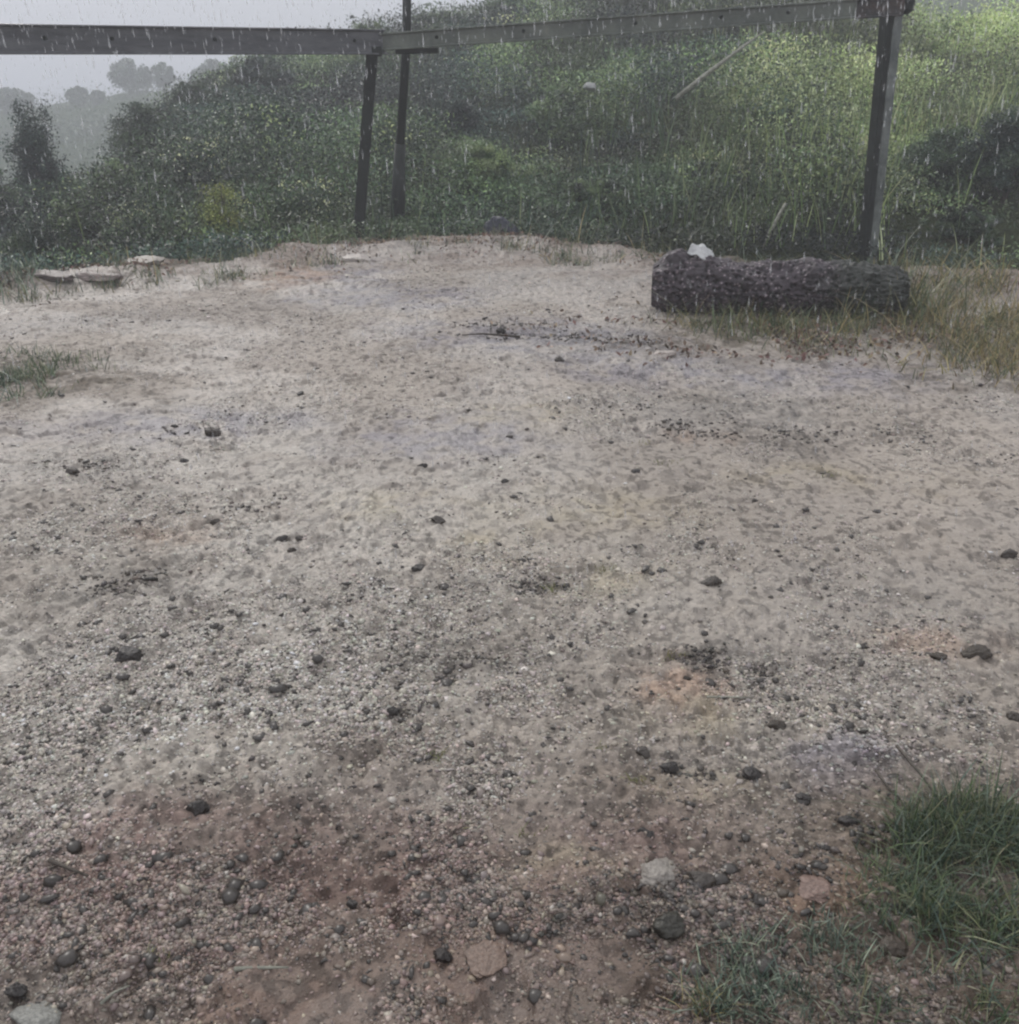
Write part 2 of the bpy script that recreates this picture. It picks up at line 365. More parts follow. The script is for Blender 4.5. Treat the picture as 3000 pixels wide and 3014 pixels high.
# ------------------------------------------------------------------ loose gravel
def pebbles(name, P, size, col, flat=0.55):
    t = (1 + 5**0.5) / 2
    I = np.array([(-1, t, 0), (1, t, 0), (-1, -t, 0), (1, -t, 0), (0, -1, t), (0, 1, t), (0, -1, -t), (0, 1, -t), (t, 0, -1), (t, 0, 1), (-t, 0, -1), (-t, 0, 1)], float)
    I /= np.linalg.norm(I[0])
    T = np.array([(0, 11, 5), (0, 5, 1), (0, 1, 7), (0, 7, 10), (0, 10, 11), (1, 5, 9), (5, 11, 4), (11, 10, 2), (10, 7, 6), (7, 1, 8), (3, 9, 4), (3, 4, 2), (3, 2, 6), (3, 6, 8), (3, 8, 9), (4, 9, 5), (2, 4, 11), (6, 2, 10), (8, 6, 7), (9, 8, 1)])
    n = len(P); V = I[None] * rng.uniform(0.5, 1.3, (n, 12, 1))
    V = V * rng.uniform(0.45, 1.45, (n, 1, 3)); V = np.einsum('nij,nkj->nki', rand_rot(n), V)
    V[:, :, 2] *= flat; V = V * (size * 0.5)[:, None, None] + P[:, None]
    F = (np.arange(n) * 12)[:, None, None] + T[None]
    return mesh_np(name, V.reshape(-1, 3), F.reshape(-1, 3), np.repeat(col, 12, 0), M_pebble)
n = 1500000
pr = np.exp(rng.uniform(math.log(1.0), math.log(9.6), n)); pa = rng.uniform(-1, 1, n) * R(41)
x = np.sin(pa) * pr; y = np.cos(pa) * pr
keep = rng.uniform(size=n) < np.clip(rough_mask(x, y) * 0.40 * (0.12 + 1.25 * sst(.38, .66, fbm(x * 3.1, y * 3.1, 97, 3))) * sst(0.2, -0.4, edge_d(x, y)), 0, 1)
x, y, pr = x[keep], y[keep], pr[keep]; n = len(x)
size = (0.0032 + 0.0012 * pr) * np.exp(rng.normal(size=n) * 0.38) * (0.8 + 0.5 * sst(3, 1.2, pr))
size = np.clip(size, 0.003, 0.034)
z = terrain(x, y) + micro(x, y, rough_mask(x, y))[0] + size * rng.uniform(-.14, .12, n)
base = ground_col(x, y)
shade = 1.2 * np.exp(rng.normal(size=n) * 0.30)
base = base * .78 + base.mean(1)[:, None] * np.array([1.03, 1, .95])[None] * .22
col = base * shade[:, None] * rng.uniform(0.93, 1.07, (n, 3))
u_ = rng.uniform(size=n); col[(u_ > 0.955 + .035 * sst(2.6, 1.5, pr))] = srgb(178, 171, 162); dkm = u_ < 0.12; col[dkm] = srgb(66, 62, 58)
bigm = (u_ < 0.006); size[bigm] = rng.uniform(.014, .032, bigm.sum())
g = pebbles('gravel', np.stack([x, y, z], 1), size, np.clip(col, 0.01, 0.7))
tag(g, 'loose wet gravel spread over the muddy clearing', 'gravel', kind='stuff')
print('pebbles', n)

# ------------------------------------------------------------------ grass
G1 = [srgb(92, 108, 76), srgb(76, 92, 64), srgb(118, 126, 92), srgb(62, 80, 56), srgb(132, 132, 104)]
G2 = [srgb(160, 148, 104), srgb(120, 118, 80), srgb(172, 158, 118), srgb(92, 98, 70), srgb(118, 106, 84), srgb(96, 108, 76)]
G3 = [srgb(92, 108, 94), srgb(112, 126, 110), srgb(72, 90, 78), srgb(150, 158, 138)]
def in_blob(u, v, ru, rv, n, power=0.5):
    """scatter n points in an elongated patch of ground"""
    c = gp(u, v); rx = ru * px(u, v); ry = 0.5 * abs(gp(u, v - rv)[1] - gp(u, v + rv)[1])
    a = rng.uniform(0, 2 * math.pi, n); q = rng.uniform(size=n)**power * 1.15
    x = c[0] + np.cos(a) * q * rx; y = c[1] + np.sin(a) * q * ry
    ed = np.sqrt(((x - c[0]) / rx)**2 + ((y - c[1]) / ry)**2)
    m = rng.uniform(size=n) < (sst(0.42, 0.62, fbm(x * 6, y * 6, int(u) % 97, 4)) + 0.05) * sst(1.15, .4, ed)
    return x[m], y[m]
def grass(name, spots, cols, label, cat='grass'):
    VV, FF, CC, o = [], [], [], 0
    for (u, v, ru, rv, n, h, wd) in spots:
        x, y = in_blob(u, v, ru, rv, n)
        z = terrain(x, y); k = len(x)
        hh = h * np.exp(rng.normal(size=k) * 0.35) * (0.6 + 0.8 * fbm(x * 4, y * 4, 5, 2))
        V, F = blades_geo(np.stack([x, y, z], 1), hh, wd * rng.uniform(0.6, 1.3, k), 0.55, 0.7)
        VV.append(V); FF.append(F + o); o += len(V); CC.append(np.repeat(pick(cols, k, 0.3), 8, 0))
    ob = mesh_np(name, np.concatenate(VV), np.concatenate(FF), np.concatenate(CC), M_grass)
    return tag(ob, label, cat, kind='stuff')
grass('grass', [(2920, 2560, 260, 210, 10500, .042, .0026), (2960, 2850, 240, 280, 9500, .045, .0028), (2800, 2640, 250, 240, 5600, .034, .0026), (2700, 2800, 220, 220, 2400, .03, .0026), (2500, 2960, 180, 80, 700, .032, .003), (2840, 2400, 180, 60, 900, .03, .003)], G1 + G3[:3],
      'thick green grass growing over the near right corner')
grass('grass', [(2320, 2900, 440, 150, 4600, .024, .0026), (2560, 2760, 200, 90, 1500, .02, .0026), (2150, 2960, 160, 60, 450, .03, .003), (2250, 2780, 190, 60, 300, .018, .003)], G3,
      'low bluish green grass beside the brown mud at the near edge')
grass('grass', [(2060, 2980, 70, 40, 160, .045, .0026)], G2, 'small yellowish tuft of grass at the near edge of the mud')
grass('grass', [(2880, 960, 240, 105, 6500, .115, .006), (2980, 1080, 200, 110, 3200, .09, .005), (2780, 1080, 170, 60, 400, .07, .006), (2820, 860, 180, 30, 900, .2, .007), (2700, 1000, 70, 50, 260, .14, .006)], G2,
      'tall yellowing grass at the right beside the end of the log')
grass('grass', [(2300, 968, 350, 28, 1500, .14, .005), (2660, 920, 90, 40, 700, .26, .006), (2300, 985, 260, 45, 1100, .085, .005), (2560, 940, 200, 24, 500, .17, .006), (2680, 935, 70, 24, 500, .24, .006), (2100, 950, 150, 20, 420, .10, .005), (2520, 950, 180, 30, 700, .1, .005), (2450, 1030, 240, 30, 300, .06, .004)], G1 + G2[:2],
      'short green grass tufts in front of the dark log')
grass('grass', [(50, 1140, 200, 50, 3400, .05, .005), (190, 1080, 130, 40, 600, .045, .005), (60, 1060, 120, 30, 300, .05, .005)], G1 + G3,
      'patch of green grass on the gravel at the left border')
grass('grass', [(10, 860, 90, 30, 700, .14, .007)], G3, 'pale green grass at the far left edge of the clearing')
# small sprouts of moss and weed scattered on the gravel
sp = []
for (u, v) in ((1450, 1610), (1150, 1500), (1900, 1310), (2430, 1400), (1960, 1380), (1780, 1690), (1640, 1740), (1300, 2230), (1260, 2250), (1760, 2210), (2130, 2130), (2200, 2120), (1560, 2450), (1370, 2430), (1700, 2540), (1720, 2580), (470, 2820), (1990, 1940), (1870, 2300), (1940, 1560)):
    sp.append((u, v, 42, 14, 60, .012, .003))
grass('grass', sp, [srgb(132, 130, 88), srgb(118, 120, 84)], 'tiny yellowish sprouts dotted over the gravel')
# strip of grass and weeds along the far edge of the clearing
sp = []
for u in range(-50, 3100, 55):
    v = np.interp(u, _eu, _ev)
    sp.append((u, v - 12 + random.uniform(-10, 8), 50, 10, random.choice([20, 50, 110]), random.choice([.08, .13, .2]), .006))
for k in range(130):
    u = random.uniform(0, 3000); v = np.interp(u, _eu, _ev)
    sp.append((u, v + random.uniform(2, 60), random.uniform(25, 70), random.uniform(6, 14), random.randint(40, 130), random.choice([.05, .08, .11]), .006))
grass('grass', sp, G1 + G3 + G2[:2], 'weedy grass along the far edge of the clearing')

def litter():
    us = rng.uniform(-80, 3080, 5200); n = len(us)
    vs = np.interp(us, _eu, _ev) + np.abs(rng.normal(size=n)) * 26 - 12
    pts = np.array([gp(a, b) for a, b in zip(us, vs)])
    ex = np.array([gp(a, b) for a, b in zip(rng.normal(2300, 330, 2200), rng.normal(985, 38, 2200))])
    pts = np.concatenate([pts, ex]); n = len(pts)
    m = rng.uniform(size=n) < sst(.4, .6, fbm(pts[:, 0] * 3, pts[:, 1] * 3, 27, 3)); pts = pts[m]; n = len(pts)
    P = np.stack([pts[:, 0], pts[:, 1], terrain(pts[:, 0], pts[:, 1]) + rng.uniform(.005, .03, n)], 1)
    V, F = leaves_geo(P, np.full(n, .035), .5, 0)
    tag(mesh_np('leaf_litter', V, F, np.repeat(pick([srgb(120, 100, 84), srgb(86, 70, 58), srgb(150, 132, 110), srgb(70, 62, 52), srgb(116, 88, 80)], n, .3), 4, 0), M_leaf),
        'brown leaf litter along the far edge of the clearing and around the log', 'leaf litter', kind='stuff')
litter()
# ------------------------------------------------------------------ hillside scrub (one uncountable mass)
D1 = [srgb(60, 80, 55), srgb(46, 66, 48), srgb(80, 100, 68), srgb(34, 50, 36)]
D2 = [srgb(104, 124, 82), srgb(90, 112, 74), srgb(124, 142, 96), srgb(72, 94, 62)]
D3 = [srgb(50, 70, 62), srgb(40, 58, 52), srgb(64, 86, 74), srgb(32, 46, 42)]
LG = [srgb(172, 186, 126), srgb(150, 168, 108), srgb(188, 196, 148), srgb(120, 142, 88)]
def scrub():
    n = 5200                      # clump centres
    r = rng.uniform(9.2, 31, n)**1.0; th = rng.uniform(-R(33), R(33), n)
    x = np.sin(th) * r; y = np.cos(th) * r
    m = (edge_d(x, y) > 0.35) & ~((th > uth(2690)) & (r < 12.8) & (rng.uniform(size=n) > .25)); x, y, r, th = x[m], y[m], r[m], th[m]
    z = terrain(x, y)
    hgt = 0.22 + 0.75 * sst(.35, .75, fbm(x * 0.6, y * 0.6, 61, 3)) * sst(0.6, 4, edge_d(x, y))
    per = 130
    k = len(x); idx = np.repeat(np.arange(k), per)
    rad = (0.22 + 0.016 * r)[idx]
    off = ball(len(idx)) * 1.05; off[:, 2] = rng.uniform(0, 1, len(idx))**0.7
    P = np.stack([x[idx] + off[:, 0] * rad, y[idx] + off[:, 1] * rad, z[idx] + off[:, 2] * hgt[idx]], 1)
    sz = 0.024 + 0.0018 * r[idx]
    V, F = leaves_geo(P, sz, 0.4, 0.7)
    # species patches: brighter herbs at upper right, blue-green shrubs elsewhere
    sel = fbm(x * 0.35, y * 0.35, 63, 3)
    bright = sst(uth(1900), uth(2650), th) * sst(10.5, 13, r) * 0.95 + 0.01
    pal = np.where(rng.uniform(size=k) < bright, 2, np.where(sel > 0.55, 0, np.where(sel > 0.42, 1, 3)))
    c = np.zeros((k, 3))
    for q, pp in enumerate((D1, D2, LG, D3)):
        mm = pal == q; c[mm] = pick(pp, mm.sum(), 0.15)
    c *= (0.2 + 1.55 * sst(.33, .68, fbm(x * .6, y * .6, 66, 3)))[:, None]  # shaded hollows between brighter masses painted into the leaf colour
    cc = c[idx] * rng.uniform(0.82, 1.2, (len(idx), 1)); wm = rng.uniform(size=len(idx)) > .995; cc[wm] = srgb(180, 190, 165)  # a few leaves painted pale as wet glints and small flowers
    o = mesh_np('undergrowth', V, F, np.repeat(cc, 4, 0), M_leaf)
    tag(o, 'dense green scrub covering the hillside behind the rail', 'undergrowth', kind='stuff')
    # tall herbs and grass stems among it
    n = 26000
    r = rng.uniform(9.2, 30, n); th = rng.uniform(-R(32), R(32), n); x = np.sin(th) * r; y = np.cos(th) * r
    dens = 0.12 + 0.5 * sst(uth(1500), uth(2600), th)
    m = (edge_d(x, y) > 0.3) & ~((th > uth(2680)) & (r < 13.2) & (rng.uniform(size=n) > .06)) & (rng.uniform(size=n) < dens); x, y, r, th = x[m], y[m], r[m], th[m]; k = len(x)
    z = terrain(x, y) + 0.1
    V, F = blades_geo(np.stack([x, y, z], 1), rng.uniform(0.25, 0.8, k) * (0.6 + 0.4 * sst(0, 4, edge_d(x, y))), rng.uniform(0.008, 0.02, k) * (0.5 + r / 28), 0.16, 0.5)
    bright = sst(uth(1700), uth(2600), th)[:, None]
    cc = pick(LG + D2, k, 0.25) * bright + pick(D1 + D2 + D3, k, 0.3) * (1 - bright)
    o = mesh_np('tall_grass', V, F, np.repeat(cc, 8, 0), M_grass)
    tag(o, 'tall grass and weed stems rising out of the hillside scrub', 'grass', kind='stuff')
scrub()

# ------------------------------------------------------------------ bushes, each a thing with stems and foliage
def bush(u, vtop, wpx, Y, cols, label, nl=7000, leaf=0.045, spiky=0.0, base_v=None, aspect=0.42, name='bush', cat='bush', hmax=None, group=None, up=0.4, trunk=0.03, tone=1.0):
    top = at(u, vtop, Y); W = wpx * Y / UF
    bz = tz(top.x, Y); H = max(0.35, top.z - bz)
    if hmax: H = min(H, hmax)
    loc = (top.x, Y, bz - 0.03); root = empty(name, loc, label, cat, group)
    nb = 11; tips = []; parts = []
    for k in range(nb):
        a = 2 * math.pi * k / nb + random.uniform(-.3, .3); q = random.uniform(0.1, 0.9) if k else 0.05
        ex = math.cos(a) * q * W * 0.42; ey = math.sin(a) * q * W * 0.38
        hz = H * (0.92 - 0.45 * q * q) * random.uniform(0.8, 1.0) if k else H * 0.97
        pts = [Vector((ex * t**1.2 + random.uniform(-.02, .02), ey * t**1.2, hz * t)) for t in (0, .25, .5, .75, 1)]
        parts.append(tube(pts, [trunk * s * (H / 1.5)**0.5 for s in (1, .8, .55, .35, .12)], 5))
        tips.append((pts, q))
        for j in range(3):
            b0 = pts[random.choice((2, 3))]; b1 = b0 + Vector((random.uniform(-1, 1), random.uniform(-1, 1), random.uniform(.3, 1))) * H * 0.18
            parts.append(tube([b0, (b0 + b1) / 2 + Vector((0, 0, .02)), b1], [trunk * .3, trunk * .2, trunk * .08], 4)); tips.append(([b0, b1], q))
    poly('stems', parts, M_bark, root)
    # foliage: clusters along every stem, more of them outwards
    cl = []
    for pts, q in tips:
        for j in range(6 if len(pts) > 2 else 3):
            t = random.uniform(0.25, 1.0); f = t * (len(pts) - 1); i = min(int(f), len(pts) - 2)
            p = pts[i].lerp(pts[i + 1], f - i)
            cl.append((p.x + random.gauss(0, W * .06), p.y + random.gauss(0, W * .06), p.z))
    for j in range(int(34)):
        a = random.uniform(0, 6.28); q = math.sqrt(random.random()); h_ = random.random()
        rr = W * 0.46 * math.sqrt(max(0.05, 1 - (h_ * 0.92)**2.2)) * q * random.uniform(.8, 1.12)
        cl.append((math.cos(a) * rr, math.sin(a) * rr, H * (0.08 + 0.86 * h_)))
    cl = np.array(cl); k = len(cl)
    per = max(20, int(nl * 2.6) // k); leaf = leaf * .8 if per else leaf; idx = np.repeat(np.arange(k), per)
    cs = (min(W, H) * rng.uniform(0.09, 0.19, k))[idx]
    off = ball(len(idx)) * cs[:, None]; off[:, 2] *= 0.75 + spiky * 1.6
    P = cl[idx] + off; P[:, 2] = np.abs(P[:, 2])
    V, F = leaves_geo(P, np.full(len(P), leaf), aspect, up + spiky)
    cc = pick(cols, k, 0.3)[idx] * rng.uniform(0.82, 1.2, (len(idx), 1)) * tone; wm = rng.uniform(size=len(idx)) > .995; cc[wm] = srgb(176, 186, 160)  # sparse pale leaves paint in wet glints and white flowers
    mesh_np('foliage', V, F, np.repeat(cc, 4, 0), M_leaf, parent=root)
    return root

bush(85, 275, 190, 15.5, D3, 'dark bluish bush with pointed tops at the left edge, standing before the misty valley', 9000, .055, .7, tone=0.87)
bush(-30, 470, 190, 12.5, D1, 'dark bush cut by the left border, below the pointed bluish bush', 6000, .04)
bush(200, 560, 230, 11.6, D2 + D1, 'low green bush between the pointed bluish bush and the gravel', 8000, .035, tone=1)
bush(90, 640, 260, 10.2, D1, 'dark green leafy bush at the left corner of the clearing', 8000, .03, hmax=.9, tone=0.84)
bush(420, 290, 260, 18, D1, 'rounded dark bush whose outline stands against the valley, left of the posts', 12000, .055, tone=0.93)
bush(560, 235, 280, 20, D1, 'dark bush just below the left rail, behind the rounded one', 12000, .06, tone=0.84)
bush(330, 455, 210, 14, D1 + D2, 'bush at the foot of the valley gap, left of the rounded dark bush', 8000, .045, tone=1.1)
bush(760, 160, 320, 22, D1 + D3, 'tall dark bush rising up to the left rail', 14000, .06, tone=0.9)
bush(560, 440, 300, 13, D3 + D1, 'bluish dark bush low on the slope behind the yellow green shrub', 9000, .042, tone=0.81)
bush(640, 525, 200, 9.9, [srgb(128, 136, 66), srgb(108, 120, 62), srgb(160, 164, 96), srgb(90, 104, 56)], 'small yellow green shrub at the edge of the gravel', 3600, .028, .1, name='shrub', cat='shrub', tone=1.15)
bush(390, 620, 250, 10.4, D1 + D2, 'low green bush on the gravel edge left of the yellow green shrub', 6500, .03, hmax=.75, tone=1)
bush(860, 560, 240, 11.2, D1 + D2, 'bush between the yellow green shrub and the leaning post', 7000, .035, tone=0.99)
bush(900, 330, 300, 17, D3 + D1, 'dark bush behind and left of the leaning post', 11000, .05, tone=0.78)
bush(1130, 350, 230, 15, D1, 'dark bush seen between the leaning post and the slim pole', 8000, .045, tone=0.84)
bush(1080, 60, 260, 24, D2 + D1, 'green bush topping the left rail beside the slim pole', 10000, .06)
bush(1290, 30, 280, 24.5, D2 + D1, 'green tree topped bush above the rail right of the slim pole', 12000, .065)
bush(1520, -40, 360, 25, D1 + D2, 'large green bush at the top of the slope above the middle of the rail', 14000, .07, tone=0.9)
bush(1760, -60, 320, 24, D1, 'dark bush at the top border above the rail', 11000, .065, tone=0.78)
bush(1340, 270, 280, 16, D3, 'bluish dark bush in the middle of the slope right of the slim pole', 10000, .048, tone=0.81)
bush(1430, 400, 320, 12.5, D2, 'mid green bush above the dark bluish boulder', 11000, .04, tone=1.15)
bush(1680, 240, 340, 15.5, D2 + D1, 'olive bush below the middle of the right rail', 12000, .05, tone=1.25)
bush(1940, 150, 330, 18, D3 + D1, 'dark bluish bush behind the bare slanting branch', 11000, .055, tone=0.78)
bush(1760, 510, 300, 11.0, D1 + D2, 'leafy bush on the gravel edge left of the log', 9500, .035, tone=0.96)
bush(2110, 470, 330, 11.4, D2 + D1, 'green bush behind the left half of the log', 10000, .036, tone=0.93)
bush(2420, 460, 260, 11.0, D2 + LG, 'bright green bush behind the log next to the right post', 8500, .036)
bush(2230, 250, 330, 14.5, D2 + LG, 'light green bush on the slope between the bare branch and the right post', 11000, .045, .4, tone=1.25)
bush(2790, 345, 380, 11.2, D1, 'dark bush immediately right of the right post', 15000, .036, hmax=2.2, tone=1.15)
bush(3010, 300, 360, 10.7, D1 + D3, 'large dark bush at the right border behind the yellowing grass', 15000, .036, tone=1.15)
bush(2860, 610, 280, 9.5, D1, 'low dark bush right of the right post, above the yellowing grass', 8000, .03, hmax=.6, tone=1.0)
bush(2870, 40, 260, 21, LG + D2, 'pale green bush high on the slope in the upper right corner', 10000, .06, .5, tone=1.2)
bush(2690, 150, 180, 19, LG, 'pale green bush high on the slope just right of the right post', 7000, .055, .5)

# misty trees on the far ridge
MT = [srgb(72, 92, 68), srgb(60, 80, 62)]
def far_tree(u, vtop, wpx, vb, label):
    Y = 104.0; top = at(u, vtop, Y); bz = tz(top.x, Y); H = top.z - bz; W = wpx * Y / UF
    root = empty('tree', (top.x, Y, bz - 0.2), label, 'tree', 'misty trees on the far ridge')
    parts = [tube([Vector((0, 0, 0)), Vector((.1, 0, H * .4)), Vector((-.1, .1, H * .8))], [.28, .2, .08], 7)]
    cl = []
    for k in range(9):
        a = k * 2.4; e = Vector((math.cos(a) * W * .34, math.sin(a) * W * .34, H * random.uniform(.45, .85)))
        parts.append(tube([Vector((0, 0, H * .3)), e * .6 + Vector((0, 0, H * .2)), e], [.13, .09, .03], 5)); cl.append(e)
    poly('trunk', parts, M_bark, root)
    for k in range(46):
        a = random.uniform(0, 6.28); q = math.sqrt(random.random()); h_ = random.random()
        rr = W * .5 * math.sqrt(max(0.04, 1 - abs(2 * h_ - 0.9)**2.3)) * q
        cl.append(Vector((math.cos(a) * rr, math.sin(a) * rr, H * (.3 + .68 * h_))))
    cl = np.array([tuple(c) for c in cl]); k = len(cl); idx = np.repeat(np.arange(k), 150)
    P = cl[idx] + ball(len(idx)) * W * .13
    V, F = leaves_geo(P, np.full(len(P), .26), .6)
    mesh_np('crown', V, F, np.repeat(pick(MT, k, .2)[idx] * rng.uniform(.75, 1.3, (len(idx), 1)), 4, 0), M_leaf, parent=root)
far_tree(372, 178, 130, 280, 'broad round misty tree on the far ridge, tallest of the trees below the left rail')
far_tree(475, 180, 60, 270, 'slim misty tree on the far ridge, right of the broad round one')
far_tree(620, 180, 110, 270, 'misty tree half hidden behind the dark bushes, nearest the posts')
far_tree(225, 252, 60, 300, 'small misty tree on the ridge between the pointed bush and the broad round tree')
far_tree(30, 262, 120, 310, 'misty tree on the far ridge behind the pointed bluish bush')
far_tree(285, 262, 44, 300, 'smallest misty tree on the ridge, touching the broad round tree on its left')
def far_scrub():
    n = 1600; th = rng.uniform(uth(-350), uth(800), n); r = rng.uniform(70, 116, n); x = np.sin(th) * r; y = np.cos(th) * r
    keep = rng.uniform(size=n) < 0.15 + sst(.5, .62, fbm(x * .08, y * .08, 19, 3)); x, y = x[keep], y[keep]; k = len(x)
    z = terrain(x, y); idx = np.repeat(np.arange(k), 40)
    P = np.stack([x, y, z], 1)[idx] + rng.normal(size=(len(idx), 3)) * np.array([.9, .9, .5]) + np.array([0, 0, .4])
    V, F = leaves_geo(P, np.full(len(P), .22), .6)
    tag(mesh_np('undergrowth', V, F, np.repeat(pick(MT + [srgb(84, 100, 76)], k, .2)[idx], 4, 0), M_leaf), 'hazy scrub on the far hillside across the valley', 'undergrowth', kind='stuff')
far_scrub()

# ------------------------------------------------------------------ barrier: channel rails on leaning posts
M_rail = noise_mat('grey_painted_steel', (0.045, 0.048, 0.055), (0.095, 0.10, 0.108), 2.5, 0.24, 0.6, 0.12, 30, stretch=(1, 1, 6))
M_railg = noise_mat('mossy_green_steel', (0.055, 0.068, 0.055), (0.12, 0.138, 0.112), 3.5, 0.24, 0.6, 0.15, 30, c3=(0.17, 0.18, 0.14))
M_post = noise_mat('dark_wet_steel', (0.006, 0.009, 0.008), (0.014, 0.019, 0.016), 5, 0.6, 0.25, 0.12, 40)
M_post_lit = noise_mat('post_lit_face_steel', (0.05, 0.065, 0.06), (0.15, 0.17, 0.16), 5, 0.26, 0.6, 0.12, 40)  # paler grey puts the lit side of the right post into its colour
M_rust = noise_mat('rusty_steel', (0.035, 0.042, 0.046), (0.075, 0.058, 0.052), 9, 0.7, 0.3, 0.3, 50)
def prism(p0, p1, prof, up=Vector((0, 0, 1)), up1=None):
    """sweep a closed profile (side, up) from p0 to p1; side points away from the camera"""
    t = (p1 - p0).normalized(); s = up.cross(t).normalized() * -1; u = t.cross(s) * -1
    if u.dot(up) < 0: u = -u
    if s.y < 0: s = -s
    V = [p + s * a + u * b for p in (p0, p1) for a, b in prof]; n = len(prof)
    F = [(k, (k + 1) % n, n + (k + 1) % n, n + k) for k in range(n)] + [tuple(range(n))[::-1], tuple(range(n, 2 * n))]
    return V, F
def chan(h, d=0.07, t=0.014, lip=0.0):
    a = h / 2
    return [(-d, a), (0, a), (0, -a), (-d, -a), (-d, -a + t), (-t, -a + t * 1.2), (-t, a - t * 1.2), (-d, a - t)]
YL = 9.15
bL = Vector((*gp(1050, 700), 0)); bR = Vector((*gp(2562, 752), 0)); print('post bases', bL, bR)
YR = bR.y
tL = at(1100, 100, bL.y); tR = at(2645, -25, YR)
rootF = empty('metal_barrier', (bL.x, bL.y, tz(bL.x, bL.y)), 'long metal barrier rail on leaning posts behind the gravel, rusty near its right post', 'barrier')
bpy.context.view_layer.update()
def child(o, root=rootF):
    o.parent = root; o.matrix_parent_inverse = root.matrix_world.inverted(); return o
pA = at(-420, 112, bL.y * 0.76); pB = at(1130, 124, bL.y - 0.10)
pC = at(2662, 16, YR - 0.12)
child(poly('rail', [prism(pA, pB, chan(.205, .05))], M_rail, bevel=.004))
pB2 = at(1122, 124, bL.y - 0.105)
pD = pB2.lerp(pC, 0.92)
child(poly('rail', [prism(pB2, pD, chan(.142, .045, .014))], M_railg, bevel=.003))
child(poly('rail_end', [prism(pD, pC, chan(.148, .05, .012))], M_rust, bevel=.003))
def boxpost(p0, p1, wd, dp, rot=0.0):
    c, s_ = math.cos(rot), math.sin(rot); q = [(-wd/2, -dp/2), (wd/2, -dp/2), (wd/2, dp/2), (-wd/2, dp/2)]
    q = [(a * c - b * s_, a * s_ + b * c) for a, b in q]
    V = [Vector((p.x + a, p.y + b, p.z)) for p in (p0, p1) for a, b in q]
    return V, [(0, 1, 5, 4), (1, 2, 6, 5), (2, 3, 7, 6), (3, 0, 4, 7), (3, 2, 1, 0), (4, 5, 6, 7)]
def post(p0, p1, wd, dp, rot, mat, name='post'):
    p0 = Vector((p0.x, p0.y, tz(p0.x, p0.y) - 0.12))
    return child(poly(name, [boxpost(p0, p1, wd, dp, rot)], mat, bevel=.006))
post(bL, tL, .105, .10, .1, M_post)
post(bR, at(2640, -10, YR), .085, .10, .30, M_post_lit)
# dark strip standing in for the shaded left face of the right post, and the knob cap at its head
fl0 = bR + Vector((-.065, -.04, 0)); fl0.z = tz(fl0.x, fl0.y) - .1
child(poly('post_shaded_face', [boxpost(fl0, at(2614, 2, YR - .04), .055, .10, .30)], M_post, bevel=.004))
kn = at(2662, -12, YR - .03)
child(poly('post_cap', [tube([kn + Vector((0, 0, -.13)), kn + Vector((0, 0, -.10)), kn + Vector((.01, 0, .05)), kn + Vector((.01, 0, .11)), kn + Vector((.01, 0, .12))], [.05, .08, .085, .07, .02], 12)], M_post, bevel=.004))
# bracket that ties the two rails over the left post
br = at(1128, 148, bL.y - .17)
child(poly('bracket', [boxpost(br + Vector((-.06, 0, -.05)), br + Vector((-.06, 0, .03)), .10, .03)], M_post, bevel=.003))
child(poly('lower_clamp', [prism(at(1165, 152, bL.y - .1), at(1290, 148, bL.y - .12), [(-.02, .022), (.03, .022), (.03, -.022), (-.02, -.022)])], M_post, bevel=.003))

for f_ in (.12, .30, .52, .68, .80):
    c_ = pB2.lerp(pC, f_) + Vector((0, -.012, .01))
    child(poly('bolt', [tube([c_ + Vector((0, .02, 0)), c_ + Vector((0, -.012, 0)), c_ + Vector((0, -.018, 0))], [.016, .016, .009], 6)], M_post))
for f_ in (.30, .42, .62, .93):
    c_ = pA.lerp(pB, f_) + Vector((0, -.012, .01))
    child(poly('bolt', [tube([c_ + Vector((0, .02, 0)), c_ + Vector((0, -.012, 0)), c_ + Vector((0, -.018, 0))], [.016, .016, .009], 6)], M_post))
# slim pole behind the rail
q0 = at(1163, 640, 10.9); q0.z = tz(q0.x, q0.y) - .1; q1 = at(1200, -260, 10.9)
pl = empty('pole', (q0.x, q0.y, q0.z), 'slim dark pole behind the rail, rising above it out of the frame', 'pole'); bpy.context.view_layer.update()
qm = at(1178, 430, 10.9)
child(poly('shaft', [tube([qm, at(1197, 120, 10.9), q1], [.045, .044, .042], 10)], M_post, smooth=True), pl)
child(poly('sleeve', [tube([q0, qm.lerp(q0, .5), qm + Vector((0, 0, .02))], [.085, .075, .055], 10)], M_post, smooth=True), pl)

# ------------------------------------------------------------------ the dark log
l0 = gp(1912, 930); l1 = gp(2672, 958)
lz0 = tz(*l0); lz1 = tz(*l1)
rad0 = 0.5 * 178 * px(1945, 905) ; rad1 = rad0 * 0.80
dirL = np.array([l1[0] - l0[0], l1[1] - l0[1]]); LL = np.linalg.norm(dirL); dirL /= LL; nrm = np.array([-dirL[1], dirL[0]])
c0 = l0 + nrm * rad0
logr = empty('log', (c0[0], c0[1], lz0), 'thick dark log with rough pitted bark lying at the right side of the clearing', 'log')
nu, nv = 420, 220
tt = np.linspace(0, 1, nu); aa = np.linspace(0, 2 * math.pi, nv, endpoint=False)
T, AA = np.meshgrid(tt, aa, indexing='ij')
sxx = T * LL; arc = AA * rad0
wq, wid = worley(sxx * 26 + fbm(sxx * 8, arc * 8, 1, 2) * 2, arc * 26, 51); wq2, wid2 = worley(sxx * 17, arc * 30, 57)
rr = rad0 + (rad1 - rad0) * T
